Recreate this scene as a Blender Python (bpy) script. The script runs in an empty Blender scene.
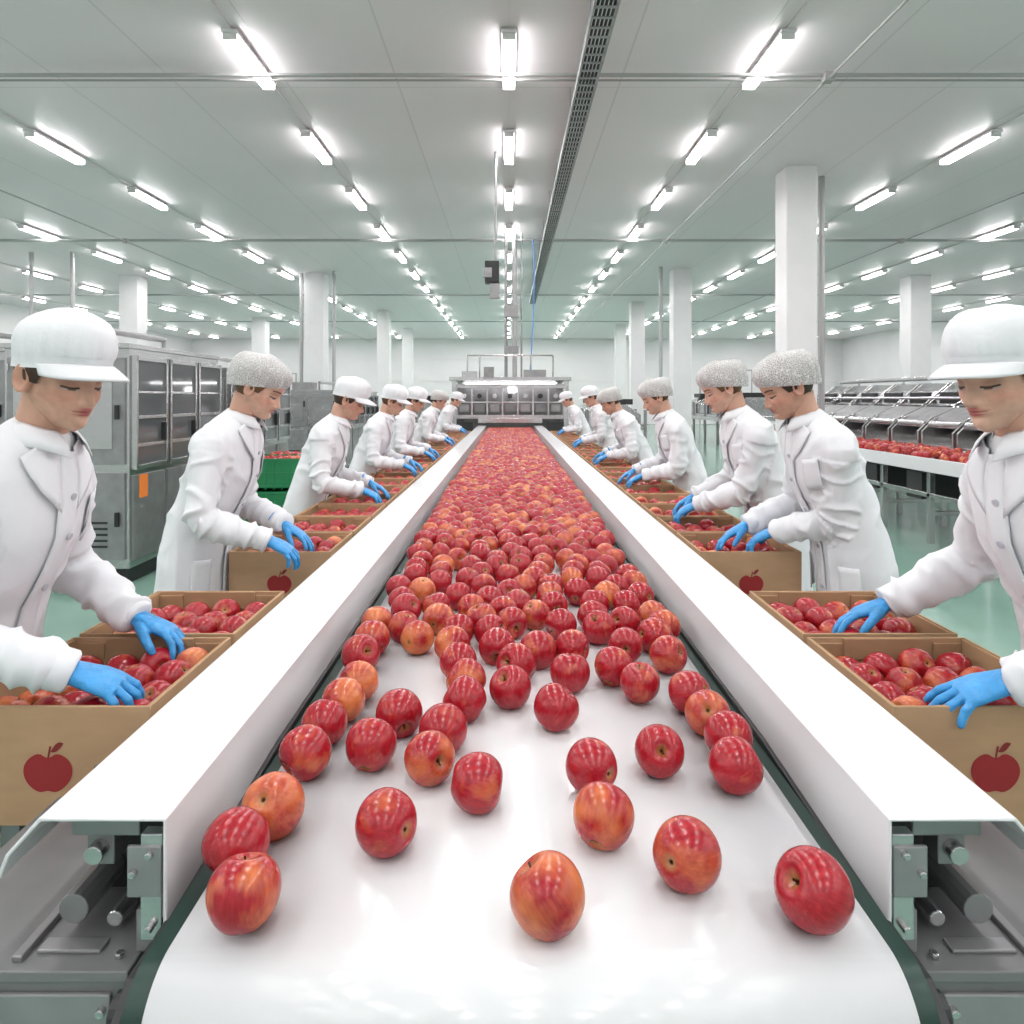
import bpy, math, random
import numpy as np
from mathutils import Vector, Matrix, noise
random.seed(11); np.random.seed(11)
R=random
scene=bpy.context.scene
scene.view_settings.view_transform='Standard'
scene.view_settings.look='None'

# ------------------------------------------------------------------ materials
def nodes_of(m):
    m.use_nodes=True; nt=m.node_tree
    return nt, nt.nodes['Principled BSDF']
def mat(name,col,rough=.5,metal=0.,spec=.5,emit=None,estr=0.,noise_amt=0.,nscale=5.,bump=0.,bscale=20.,stretch=(1,1,1),bdist=.01,bdetail=3):
    m=bpy.data.materials.new(name); nt,b=nodes_of(m)
    b.inputs['Base Color'].default_value=(*col,1)
    b.inputs['Roughness'].default_value=rough
    b.inputs['Metallic'].default_value=metal
    b.inputs['Specular IOR Level'].default_value=spec
    if emit:
        b.inputs['Emission Color'].default_value=(*emit,1); b.inputs['Emission Strength'].default_value=estr
    if noise_amt or bump:
        tc=nt.nodes.new('ShaderNodeTexCoord'); mp=nt.nodes.new('ShaderNodeMapping')
        mp.inputs['Scale'].default_value=stretch
        nt.links.new(tc.outputs['Object'],mp.inputs['Vector'])
    if noise_amt:
        n=nt.nodes.new('ShaderNodeTexNoise'); n.inputs['Scale'].default_value=nscale; n.inputs['Detail'].default_value=3
        nt.links.new(mp.outputs[0],n.inputs['Vector'])
        r=nt.nodes.new('ShaderNodeValToRGB')
        lo=tuple(max(0,c*(1-noise_amt)) for c in col); hi=tuple(min(1,c*(1+noise_amt)) for c in col)
        r.color_ramp.elements[0].position=.3; r.color_ramp.elements[1].position=.7
        r.color_ramp.elements[0].color=(*lo,1); r.color_ramp.elements[1].color=(*hi,1)
        nt.links.new(n.outputs['Fac'],r.inputs[0]); nt.links.new(r.outputs[0],b.inputs['Base Color'])
    if bump:
        n=nt.nodes.new('ShaderNodeTexNoise'); n.inputs['Scale'].default_value=bscale; n.inputs['Detail'].default_value=bdetail
        nt.links.new(mp.outputs[0],n.inputs['Vector'])
        bp=nt.nodes.new('ShaderNodeBump'); bp.inputs['Strength'].default_value=bump; bp.inputs['Distance'].default_value=bdist
        nt.links.new(n.outputs['Fac'],bp.inputs['Height']); nt.links.new(bp.outputs[0],b.inputs['Normal'])
    return m

M_white=mat('white_powder_coat',(.715,.715,.73),.22)
M_belt=mat('white_pu_belt',(.70,.70,.715),.16,spec=.55)
M_green=mat('dark_green_belt_edge',(.005,.033,.023),.4)
M_steel=mat('brushed_stainless',(.54,.535,.54),.24,metal=.9,noise_amt=.08,nscale=6,stretch=(1,1,30))
M_steel_d=mat('satin_aluminium',(.30,.295,.30),.36,metal=.55,noise_amt=.12,nscale=8)
M_alu=mat('cast_aluminium',(.20,.198,.203),.42,metal=.2,noise_amt=.08,nscale=10)
M_dark=mat('dark_steel',(.028,.028,.03),.45,metal=.2)
M_floor=mat('green_epoxy_floor',(.205,.345,.285),.16,noise_amt=.08,nscale=1.2)
M_wall=mat('white_wall_panel',(.80,.78,.79),.5,noise_amt=.03,nscale=.6)
M_col=mat('white_column_paint',(.78,.765,.775),.45,noise_amt=.03,nscale=2)
M_pipe=mat('galvanised_pipe',(.42,.41,.415),.4,metal=.2)
M_lamp=mat('lamp_diffuser',(.9,.9,.9),.5,emit=(1.,.98,.985),estr=14.5)
M_lamp.cycles.emission_sampling='NONE'
M_lampbody=mat('lamp_housing',(.82,.79,.80),.4)
M_coat=mat('white_cotton_coat',(.745,.745,.775),.85,spec=.1,bump=.28,bscale=26,stretch=(1,1,.5),bdist=.006,bdetail=2)
M_cap=mat('white_cotton_cap',(.76,.76,.785),.85,spec=.1,bump=.25,bscale=30)
M_trs=mat('white_trousers',(.70,.69,.71),.85,bump=.3,bscale=8)
M_shoe=mat('white_rubber_shoe',(.6,.6,.6),.4)
M_glove=mat('blue_nitrile',(.04,.28,.62),.36,spec=.5,noise_amt=.12,nscale=30,bump=.45,bscale=55)
M_btn=mat('button_plastic',(.5,.5,.55),.3)
M_card=mat('kraft_cardboard',(.44,.28,.165),.8,spec=.15,noise_amt=.06,nscale=9,stretch=(1,1,3))
M_card2=mat('kraft_cardboard_inside',(.39,.245,.14),.85,spec=.1,noise_amt=.07,nscale=9)
M_logo=mat('printed_red_ink',(.28,.013,.015),.7)
M_logo2=mat('printed_dark_ink',(.20,.015,.014),.7)
M_glass=mat('smoked_guard_glass',(.10,.105,.11),.06,spec=.8)
M_orange=mat('orange_label',(.85,.22,.03),.5)
M_crate=mat('green_plastic_crate',(.015,.22,.08),.4)
M_blue=mat('blue_hose',(.1,.3,.7),.4)

def ceiling_mat():
    m=bpy.data.materials.new('ceiling_panels'); nt,b=nodes_of(m)
    b.inputs['Roughness'].default_value=.42
    tc=nt.nodes.new('ShaderNodeTexCoord')
    br=nt.nodes.new('ShaderNodeTexBrick'); br.offset=0
    br.inputs['Color1'].default_value=(.87,.815,.835,1); br.inputs['Color2'].default_value=(.855,.80,.82,1)
    br.inputs['Mortar'].default_value=(.72,.68,.69,1); br.inputs['Scale'].default_value=1
    br.inputs['Mortar Size'].default_value=.010; br.inputs['Brick Width'].default_value=1.25; br.inputs['Row Height'].default_value=8
    nt.links.new(tc.outputs['Object'],br.inputs['Vector']); nt.links.new(br.outputs[0],b.inputs['Base Color'])
    return m
M_ceil=ceiling_mat()

def apple_mat():
    m=bpy.data.materials.new('red_apple_skin'); nt,b=nodes_of(m); L=nt.links.new; N=nt.nodes.new
    lc=N('ShaderNodeAttribute'); lc.attribute_name='lc'
    rn=N('ShaderNodeAttribute'); rn.attribute_name='rnd'
    off=N('ShaderNodeVectorMath'); off.operation='MULTIPLY_ADD'
    cmb=N('ShaderNodeCombineXYZ')
    for i in range(3): L(rn.outputs['Fac'],cmb.inputs[i])
    L(cmb.outputs[0],off.inputs[0]); off.inputs[1].default_value=(37,51,0); 
    mp=N('ShaderNodeMapping'); mp.inputs['Scale'].default_value=(8,8,1.5); L(lc.outputs['Vector'],mp.inputs['Vector']); L(mp.outputs[0],off.inputs[2])
    st=N('ShaderNodeTexNoise'); st.inputs['Scale'].default_value=1.3; st.inputs['Detail'].default_value=2; L(off.outputs[0],st.inputs['Vector'])
    off2=N('ShaderNodeVectorMath'); off2.operation='MULTIPLY_ADD'; L(cmb.outputs[0],off2.inputs[0]); off2.inputs[1].default_value=(91,17,29)
    L(lc.outputs['Vector'],off2.inputs[2])
    pt=N('ShaderNodeTexNoise'); pt.inputs['Scale'].default_value=.9; pt.inputs['Detail'].default_value=2; L(off2.outputs[0],pt.inputs['Vector'])
    r1=N('ShaderNodeValToRGB'); e=r1.color_ramp.elements
    e[0].position=.2; e[0].color=(.24,.003,.012,1); e[1].position=.95; e[1].color=(.50,.03,.028,1)
    x=e.new(.52); x.color=(.345,.008,.018,1)
    L(st.outputs['Fac'],r1.inputs[0])
    rp=N('ShaderNodeMath'); rp.operation='POWER'; L(rn.outputs['Fac'],rp.inputs[0]); rp.inputs[1].default_value=2.4
    a=N('ShaderNodeMath'); a.operation='MULTIPLY_ADD'; L(rp.outputs[0],a.inputs[0]); a.inputs[1].default_value=.36; L(pt.outputs['Fac'],a.inputs[2])
    a2=N('ShaderNodeMath'); a2.operation='MULTIPLY_ADD'; L(st.outputs['Fac'],a2.inputs[0]); a2.inputs[1].default_value=.12; L(a.outputs[0],a2.inputs[2])
    mr=N('ShaderNodeMapRange'); mr.inputs[1].default_value=.68; mr.inputs[2].default_value=1.18; L(a2.outputs[0],mr.inputs[0])
    mx=N('ShaderNodeMix'); mx.data_type='RGBA'; L(mr.outputs[0],mx.inputs[0]); L(r1.outputs[0],mx.inputs[6]); mx.inputs[7].default_value=(.76,.26,.08,1)
    vo=N('ShaderNodeTexVoronoi'); vo.inputs['Scale'].default_value=15; L(off2.outputs[0],vo.inputs['Vector'])
    lt=N('ShaderNodeMath'); lt.operation='LESS_THAN'; L(vo.outputs['Distance'],lt.inputs[0]); lt.inputs[1].default_value=.10
    lm=N('ShaderNodeMath'); lm.operation='MULTIPLY'; L(lt.outputs[0],lm.inputs[0]); lm.inputs[1].default_value=.2
    mx2=N('ShaderNodeMix'); mx2.data_type='RGBA'; L(lm.outputs[0],mx2.inputs[0]); L(mx.outputs[2],mx2.inputs[6]); mx2.inputs[7].default_value=(.8,.35,.25,1)
    sx=N('ShaderNodeSeparateXYZ'); L(lc.outputs['Vector'],sx.inputs[0])
    q1=N('ShaderNodeMath'); q1.operation='POWER'; L(sx.outputs[0],q1.inputs[0]); q1.inputs[1].default_value=2
    q2=N('ShaderNodeMath'); q2.operation='POWER'; L(sx.outputs[1],q2.inputs[0]); q2.inputs[1].default_value=2
    q=N('ShaderNodeMath'); q.operation='ADD'; L(q1.outputs[0],q.inputs[0]); L(q2.outputs[0],q.inputs[1])
    sq=N('ShaderNodeMath'); sq.operation='SQRT'; L(q.outputs[0],sq.inputs[0])
    cy=N('ShaderNodeMapRange'); cy.inputs[1].default_value=.11; cy.inputs[2].default_value=.30; cy.inputs[3].default_value=.7; cy.inputs[4].default_value=0; L(sq.outputs[0],cy.inputs[0])
    mx3=N('ShaderNodeMix'); mx3.data_type='RGBA'; L(cy.outputs[0],mx3.inputs[0]); L(mx2.outputs[2],mx3.inputs[6]); mx3.inputs[7].default_value=(.38,.19,.06,1)
    cy2=N('ShaderNodeMapRange'); cy2.inputs[1].default_value=.05; cy2.inputs[2].default_value=.10; cy2.inputs[3].default_value=1; cy2.inputs[4].default_value=0; L(sq.outputs[0],cy2.inputs[0])
    mx4=N('ShaderNodeMix'); mx4.data_type='RGBA'; L(cy2.outputs[0],mx4.inputs[0]); L(mx3.outputs[2],mx4.inputs[6]); mx4.inputs[7].default_value=(.07,.035,.015,1)
    L(mx4.outputs[2],b.inputs['Base Color'])
    b.inputs['Roughness'].default_value=.24; b.inputs['Specular IOR Level'].default_value=.5
    return m
M_apple=apple_mat()

def attr_mat(name,attr,rough):
    m=bpy.data.materials.new(name); nt,b=nodes_of(m)
    a=nt.nodes.new('ShaderNodeAttribute'); a.attribute_name=attr
    tc=nt.nodes.new('ShaderNodeTexCoord'); n=nt.nodes.new('ShaderNodeTexNoise'); n.inputs['Scale'].default_value=45; n.inputs['Detail'].default_value=3
    nt.links.new(tc.outputs['Object'],n.inputs['Vector'])
    mr=nt.nodes.new('ShaderNodeMapRange'); mr.inputs[1].default_value=.3; mr.inputs[2].default_value=.7; mr.inputs[3].default_value=.86; mr.inputs[4].default_value=1.08
    nt.links.new(n.outputs['Fac'],mr.inputs[0])
    vm=nt.nodes.new('ShaderNodeVectorMath'); vm.operation='SCALE'; nt.links.new(a.outputs['Color'],vm.inputs[0]); nt.links.new(mr.outputs[0],vm.inputs['Scale'])
    nt.links.new(vm.outputs[0],b.inputs['Base Color']); b.inputs['Roughness'].default_value=rough; b.inputs['Specular IOR Level'].default_value=.35
    return m
M_head=attr_mat('face_skin','hc',.52)
M_skin=mat('neck_skin',(.55,.32,.235),.55,spec=.35)

def net_mat():
    m=bpy.data.materials.new('hairnet_mesh'); nt,b=nodes_of(m); L=nt.links.new; N=nt.nodes.new
    tc=N('ShaderNodeTexCoord'); v=N('ShaderNodeTexVoronoi'); v.feature='DISTANCE_TO_EDGE'; v.inputs['Scale'].default_value=140
    L(tc.outputs['Object'],v.inputs['Vector'])
    mr=N('ShaderNodeMapRange'); mr.inputs[1].default_value=.03; mr.inputs[2].default_value=.16; L(v.outputs['Distance'],mr.inputs[0])
    n=N('ShaderNodeTexNoise'); n.inputs['Scale'].default_value=9; n.inputs['Detail'].default_value=1; L(tc.outputs['Object'],n.inputs['Vector'])
    r=N('ShaderNodeValToRGB'); r.color_ramp.elements[0].position=.34; r.color_ramp.elements[0].color=(.33,.29,.265,1); r.color_ramp.elements[1].position=.68; r.color_ramp.elements[1].color=(.50,.475,.46,1)
    L(n.outputs['Fac'],r.inputs[0])
    mx=N('ShaderNodeMix'); mx.data_type='RGBA'; L(mr.outputs[0],mx.inputs[0]); mx.inputs[6].default_value=(.68,.68,.69,1); L(r.outputs[0],mx.inputs[7])
    L(mx.outputs[2],b.inputs['Base Color']); b.inputs['Roughness'].default_value=.75; b.inputs['Specular IOR Level'].default_value=.2
    return m
M_net=net_mat()

# ------------------------------------------------------------------ geometry helpers
def link(o,parent=None):
    scene.collection.objects.link(o)
    if parent is not None: o.parent=parent
    return o
def empty(name,loc=(0,0,0),rz=0):
    o=bpy.data.objects.new(name,None); o.empty_display_size=.1; link(o); o.location=loc; o.rotation_euler=(0,0,rz); return o
class G:
    def __init__(s): s.v=[]; s.f=[]; s.m=[]
    def add(s,vs,fs,mi=0):
        o=len(s.v); s.v+= [tuple(map(float,p)) for p in vs]; s.f+=[tuple(i+o for i in f) for f in fs]; s.m+=[mi]*len(fs); return s
    def box(s,x0,x1,y0,y1,z0,z1,mi=0):
        vs=[(x0,y0,z0),(x1,y0,z0),(x1,y1,z0),(x0,y1,z0),(x0,y0,z1),(x1,y0,z1),(x1,y1,z1),(x0,y1,z1)]
        fs=[(0,3,2,1),(4,5,6,7),(0,1,5,4),(1,2,6,5),(2,3,7,6),(3,0,4,7)]
        return s.add(vs,fs,mi)
    def cyl(s,p0,p1,r,n=16,mi=0,r1=None):
        return s.add(*tube([p0,p1],[r,r if r1 is None else r1],n),mi)
    def prism(s,poly,ax,a0,a1,mi=0):
        n=len(poly)
        def P(p,a): return (a,p[0],p[1]) if ax=='x' else (p[0],a,p[1])
        vs=[P(p,a0) for p in poly]+[P(p,a1) for p in poly]
        fs=[(i,(i+1)%n,(i+1)%n+n,i+n) for i in range(n)]+[tuple(range(n))[::-1],tuple(range(n,2*n))]
        return s.add(vs,fs,mi)
    def obj(s,name,mats,parent=None,smooth=False,bevel=0.,seg=2):
        me=bpy.data.meshes.new(name); me.from_pydata(s.v,[],s.f)
        for m in mats: me.materials.append(m)
        me.polygons.foreach_set('material_index',s.m)
        if smooth: me.polygons.foreach_set('use_smooth',[True]*len(s.f))
        me.update()
        o=bpy.data.objects.new(name,me); link(o,parent)
        if bevel:
            b=o.modifiers.new('bevel','BEVEL'); b.width=bevel; b.segments=seg; b.limit_method='ANGLE'; b.angle_limit=.7
        return o
def tube(pts,rad,n=16):
    pts=[Vector(p) for p in pts]; k=len(pts)
    tang=[]
    for i in range(k):
        a=pts[max(0,i-1)]; b=pts[min(k-1,i+1)]; tang.append((b-a).normalized())
    t=tang[0]; up=Vector((0,0,1)) if abs(t.z)<.9 else Vector((1,0,0))
    u=(up-t*up.dot(t)).normalized()
    vs=[]
    for i in range(k):
        t=tang[i]; u=(u-t*u.dot(t)).normalized(); w=t.cross(u)
        ru,rw=(rad[i],rad[i]) if not isinstance(rad[i],(tuple,list)) else rad[i]
        for j in range(n):
            a=2*math.pi*j/n
            vs.append(pts[i]+u*(math.cos(a)*ru)+w*(math.sin(a)*rw))
    fs=[]
    for i in range(k-1):
        for j in range(n):
            j2=(j+1)%n; fs.append((i*n+j,i*n+j2,(i+1)*n+j2,(i+1)*n+j))
    fs.append(tuple(range(n))[::-1]); fs.append(tuple(range((k-1)*n,k*n)))
    return vs,fs
def loft(rings):
    n=len(rings[0]); vs=[p for r in rings for p in r]; fs=[]
    for i in range(len(rings)-1):
        for j in range(n):
            j2=(j+1)%n; fs.append((i*n+j,i*n+j2,(i+1)*n+j2,(i+1)*n+j))
    fs.append(tuple(range(n))[::-1]); fs.append(tuple(range((len(rings)-1)*n,len(rings)*n)))
    return vs,fs
def bake(o,smooth=True):
    dg=bpy.context.evaluated_depsgraph_get(); me=bpy.data.meshes.new_from_object(o.evaluated_get(dg))
    nm=o.name; bpy.data.objects.remove(o)
    if smooth: me.polygons.foreach_set('use_smooth',[True]*len(me.polygons))
    me.name=nm
    return me

# ------------------------------------------------------------------ apples
def apple_template(nu,nv,stem=True):
    vs=[];fs=[];lc=[]
    for i in range(nv+1):
        t=.03+(math.pi-.06)*i/nv
        for j in range(nu):
            a=2*math.pi*j/nu
            r=.5*math.sin(t)**.88*(1+.07*math.cos(t))
            lob=1+.025*math.cos(5*a)*max(0,-math.cos(t))
            z=.48*math.cos(t)
            z-=.17*math.exp(-(r/.12)**2) if t<1.57 else -.09*math.exp(-(r/.11)**2)
            vs.append((r*math.cos(a)*lob,r*math.sin(a)*lob,z)); lc.append((r*math.cos(a)*2,r*math.sin(a)*2,z*2))
    for i in range(nv):
        for j in range(nu):
            j2=(j+1)%nu; fs.append((i*nu+j,(i+1)*nu+j,(i+1)*nu+j2,i*nu+j2))
    if stem:
        o=len(vs); ns=6
        for k in range(4):
            for j in range(ns):
                a=2*math.pi*j/ns; rr=.014 if k<3 else .02
                vs.append((rr*math.cos(a)+.012*k*k*.5,rr*math.sin(a),.27+.06*k)); lc.append((0,0,1))
        for k in range(3):
            for j in range(ns):
                j2=(j+1)%ns; fs.append((o+k*ns+j,o+k*ns+j2,o+(k+1)*ns+j2,o+(k+1)*ns+j))
    return np.array(vs),np.array(fs),np.array(lc)
A_HI=apple_template(36,26); A_MD=apple_template(20,14); A_LO=apple_template(12,8,False)
def rand_rot():
    q=np.random.normal(size=4); q/=np.linalg.norm(q); w,x,y,z=q
    return np.array([[1-2*(y*y+z*z),2*(x*y-z*w),2*(x*z+y*w)],[2*(x*y+z*w),1-2*(x*x+z*z),2*(y*z-x*w)],[2*(x*z-y*w),2*(y*z+x*w),1-2*(x*x+y*y)]])
def apple_mass(name,items,parent=None):
    V=[];F=[];LC=[];RN=[];o=0
    for it in items:
        x,y,z,d,T=it[:5]; v,f,l=T; rot=rand_rot()
        V.append((v*d)@rot.T+np.array([x,y,z])); F.append(f+o); LC.append(l); RN.append(np.full(len(v),R.random())); o+=len(v)
    V=np.concatenate(V);F=np.concatenate(F);LC=np.concatenate(LC);RN=np.concatenate(RN)
    me=bpy.data.meshes.new(name); me.vertices.add(len(V)); me.vertices.foreach_set('co',V.ravel())
    me.loops.add(F.size); me.loops.foreach_set('vertex_index',F.ravel().astype(np.int32))
    me.polygons.add(len(F)); me.polygons.foreach_set('loop_start',np.arange(0,F.size,4,dtype=np.int32))
    me.update(calc_edges=True)
    me.polygons.foreach_set('use_smooth',[True]*len(F))
    a=me.attributes.new('lc','FLOAT_VECTOR','POINT'); a.data.foreach_set('vector',LC.ravel())
    a=me.attributes.new('rnd','FLOAT','POINT'); a.data.foreach_set('value',RN)
    me.materials.append(M_apple); me.update()
    ob=bpy.data.objects.new(name,me); return link(ob,parent)

BZ=.90   # belt surface
CX=.025  # conveyor axis
near=[(-.340,.898),(-.388,1.0),(-.368,1.09),(-.182,1.046),(-.364,1.256),(-.2525,1.281),(-.141,1.235),(-.053,1.155),(-.125,1.345),
(-.222,1.411),(-.361,1.372),(-.348,1.468),(-.335,1.565),(-.3685,1.735),(-.36,1.845),(-.243,1.852),(.050,.893),(.394,.903),(.246,.973),
(.143,1.063),(.143,1.205),(.270,1.259),(.390,1.208),(.412,1.311),(.400,1.41),(.39,1.51),(.292,1.56),(.393,1.73),(.247,1.652),(.387,1.868),
(.141,1.616),(.096,1.434),(.004,1.533),(-.0925,1.472),(-.095,1.575),(-.121,1.68),(.019,1.67),(.075,1.764),(-.03,1.79),(-.144,1.80),(-.05,1.90),(-.14,1.91),(.16,1.78),(.3,1.80)]
pts=list(near); items=[]
for (x,y) in near: items.append((x,y,BZ+.0455,R.uniform(.088,.096),A_HI))
def ok(x,y,md):
    return all((x-a)**2+(y-b)**2>md*md for a,b in pts[-260:])
for band,(y0,y1,n) in enumerate([(1.93,2.2,26),(2.2,2.55,60),(2.55,3.1,160)]):
    for k in range(n*30):
        if n<=0: break
        x=CX+R.uniform(-.40,.41); y=R.uniform(y0,y1)
        if y<2.4 and x<-.12 and R.random()<.88: continue
        if ok(x,y,.089): pts.append((x,y)); items.append((x,y,BZ+.0455,R.uniform(.087,.094),A_MD)); n-=1
y=3.12; row=0
while y<14.3:
    for k in range(10):
        x=CX-.405+.0895*k+(.045 if row%2 else 0)
        if x>CX+.43: continue
        if y<4.5 and R.random()<.06: continue
        xx=x+R.uniform(-.012,.012); yy=y+R.uniform(-.014,.014)
        items.append((xx,yy,BZ+.045+R.uniform(0,.010),R.uniform(.084,.095),A_MD if y<6 else A_LO))
    y+=.086; row+=1
apple_mass('apple_pile',items)

# ------------------------------------------------------------------ room
X0,X1,Y0,Y1,HC=-19.,20.,-7.,42.,5.13
def plane(name,vs,m):
    g=G(); g.add(vs,[(0,1,2,3)]); return g.obj(name,[m])
plane('floor',[(X0,Y0,0),(X1,Y0,0),(X1,Y1,0),(X0,Y1,0)],M_floor)
plane('ceiling',[(X0,Y1,HC),(X1,Y1,HC),(X1,Y0,HC),(X0,Y0,HC)],M_ceil)
plane('wall_far',[(X0,Y1,0),(X1,Y1,0),(X1,Y1,HC),(X0,Y1,HC)],M_wall)
plane('wall_back',[(X1,Y0,0),(X0,Y0,0),(X0,Y0,HC),(X1,Y0,HC)],M_wall)
plane('wall_left',[(X0,Y0,0),(X0,Y1,0),(X0,Y1,HC),(X0,Y0,HC)],M_wall)
plane('wall_right',[(X1,Y1,0),(X1,Y0,0),(X1,Y0,HC),(X1,Y1,HC)],M_wall)
for k,(x,w,h) in enumerate([(-14,2.4,3.),(-7,1.2,2.2),(8.5,1.2,2.2),(13,3,3.2)]):
    g=G()
    g.box(x-w/2-.08,x+w/2+.08,Y1-.06,Y1-.001,0.0,h+.08,0); g.box(x-w/2,x+w/2,Y1-.09,Y1-.06,0.02,h,1)
    g.obj('door_%d'%(k+1),[M_pipe,M_wall])
g=G()
for z in (1.2,2.6,3.9): g.box(X0+.01,X1-.01,Y1-.05,Y1-.002,z,z+.06)
g.obj('trim_1',[M_lampbody])

rows=[-16.8,-13.3,-9.9,-6.3,-2.67,0,2.67,6.4,10.3,13.8,17.3]
lamps=empty('ceiling_lamp_rows')
ld=bpy.data.lights.new('tube_light','AREA'); ld.shape='RECTANGLE'; ld.size=.13; ld.size_y=1.08; ld.energy=25; ld.color=(1.,.965,.972)
g=G(); gb=G()
for x in rows:
    y=7.25-2.5*5
    while y<Y1-1:
        g.box(x-.062,x+.062,y-.54,y+.54,HC-.115,HC-.060)
        gb.box(x-.072,x+.072,y-.58,y+.58,HC-.060,HC-.03)
        gb.box(x-.064,x+.064,y-.56,y-.54,HC-.118,HC-.03); gb.box(x-.064,x+.064,y+.54,y+.56,HC-.118,HC-.03)
        lo=bpy.data.objects.new('tube_light',ld); link(lo,lamps); lo.location=(x,y,HC-.120)
        y+=2.5
    gb.box(x-.012,x+.012,Y0+.1,Y1-.1,HC-.022,HC-.004)
g.obj('diffusers',[M_lamp],lamps); gb.obj('housings',[M_lampbody],lamps)

pp=empty('ceiling_conduit')
g=G()
for y in (7.35,15.0,23.0,31.):
    g.cyl((X0+.1,y,HC-.16),(X1-.1,y,HC-.16),.022,10); g.cyl((X0+.1,y+.12,HC-.16),(X1-.1,y+.12,HC-.16),.012,8)
for x in (3.35,-8.2,8.4): g.cyl((x,Y0+.1,HC-.2),(x,Y1-.1,HC-.2),.014,8)
for x,y,zb in ((4.1,18.9,0),(-11.6,17,0),(-10.6,17,0),(-5.9,19.9,0),(-4.9,19.6,0),(5.0,11.2,0)):
    g.cyl((x,y,zb),(x,y,HC-.01),.05,10)
for (x,y) in ((3.35,7.35),(-8.2,7.35),(8.4,7.35),(3.35,15.),(-8.2,15.),(8.4,15.)): g.box(x-.05,x+.05,y-.05,y+.05,HC-.23,HC-.14)
g.obj('pipes',[M_pipe],pp,smooth=False)
ct=empty('cable_tray'); g=G()
for x in (.70,.90): g.box(x-.006,x+.006,Y0+.1,24,HC-.34,HC-.26)
for i in range(int((24+6.9)/.16)): yy=Y0+.1+i*.16; g.box(.70,.90,yy,yy+.03,HC-.34,HC-.33)
for i in range(5): g.cyl((.73+.035*i,Y0+.1,HC-.315),(.73+.035*i,24,HC-.315),.013,6,1)
yy=-6
while yy<24: g.cyl((.70,yy,HC-.26),(.70,yy,HC),.006,6); g.cyl((.90,yy,HC-.26),(.90,yy,HC),.006,6); yy+=2.
g.obj('tray',[M_pipe,M_dark],ct)
for (x,y,w) in [(4.469,10.9,.474),(4.75,19.4,.5),(4.75,26.,.5),(5.4,34,.5),(-5.5,20.,.55),(-5.1,28.6,.5),(-11.,20.5,.55),(11.9,20.5,.6),(-5.2,36,.5),(12,30,.6),(-11,31,.6)]:
    c=empty('support_column',(x,y,0)); g=G()
    g.box(-w/2,w/2,-w/2,w/2,.0,HC); g.obj('shaft',[M_col],c,bevel=.02)
    g=G(); g.box(-w/2-.02,w/2+.02,-w/2-.02,w/2+.02,0,.15); g.obj('plinth',[M_pipe],c,bevel=.01)

# ------------------------------------------------------------------ main conveyor
YF,YE=.944,14.4
conv=empty('apple_conveyor')
def beltprof(r,top,yf,ye):
    p=[(ye,top)]; cz=top-r
    for k in range(39): p.append((ye+(yf-ye)*(k+1)/40,top))
    for k in range(25):
        a=math.pi/2+math.pi*k/24; p.append((yf+r*math.cos(a),cz+r*math.sin(a)))
    p.append((ye,top-2*r)); return p
def strip(g,prof,x0,x1,mi=0):
    n=len(prof); vs=[(x0,p[0],p[1]) for p in prof]+[(x1,p[0],p[1]) for p in prof]
    g.add(vs,[(i,i+n,i+1+n,i+1) for i in range(n-1)],mi)
g=G(); strip(g,beltprof(.075,BZ,.862,YE),CX-.443,CX+.443); o=g.obj('belt',[M_belt],conv,smooth=True)
sm=o.modifiers.new('s','SOLIDIFY'); sm.thickness=.004; sm.offset=-1
g=G()
for s in (-1,1):
    xs=sorted((CX+s*.443,CX+s*.476)); strip(g,beltprof(.066,BZ-.012,.87,YE),xs[0],xs[1])
o=g.obj('belt_edge_chain',[M_green],conv,smooth=True)
g=G(); g.cyl((CX-.44,.862,BZ-.075),(CX+.44,.862,BZ-.075),.069,32); 
for yy in np.arange(1.6,14,1.2): g.cyl((CX-.43,yy,BZ-.11),(CX+.43,yy,BZ-.11),.03,12)
g.obj('nose_roller',[M_steel],conv,smooth=True)
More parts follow.
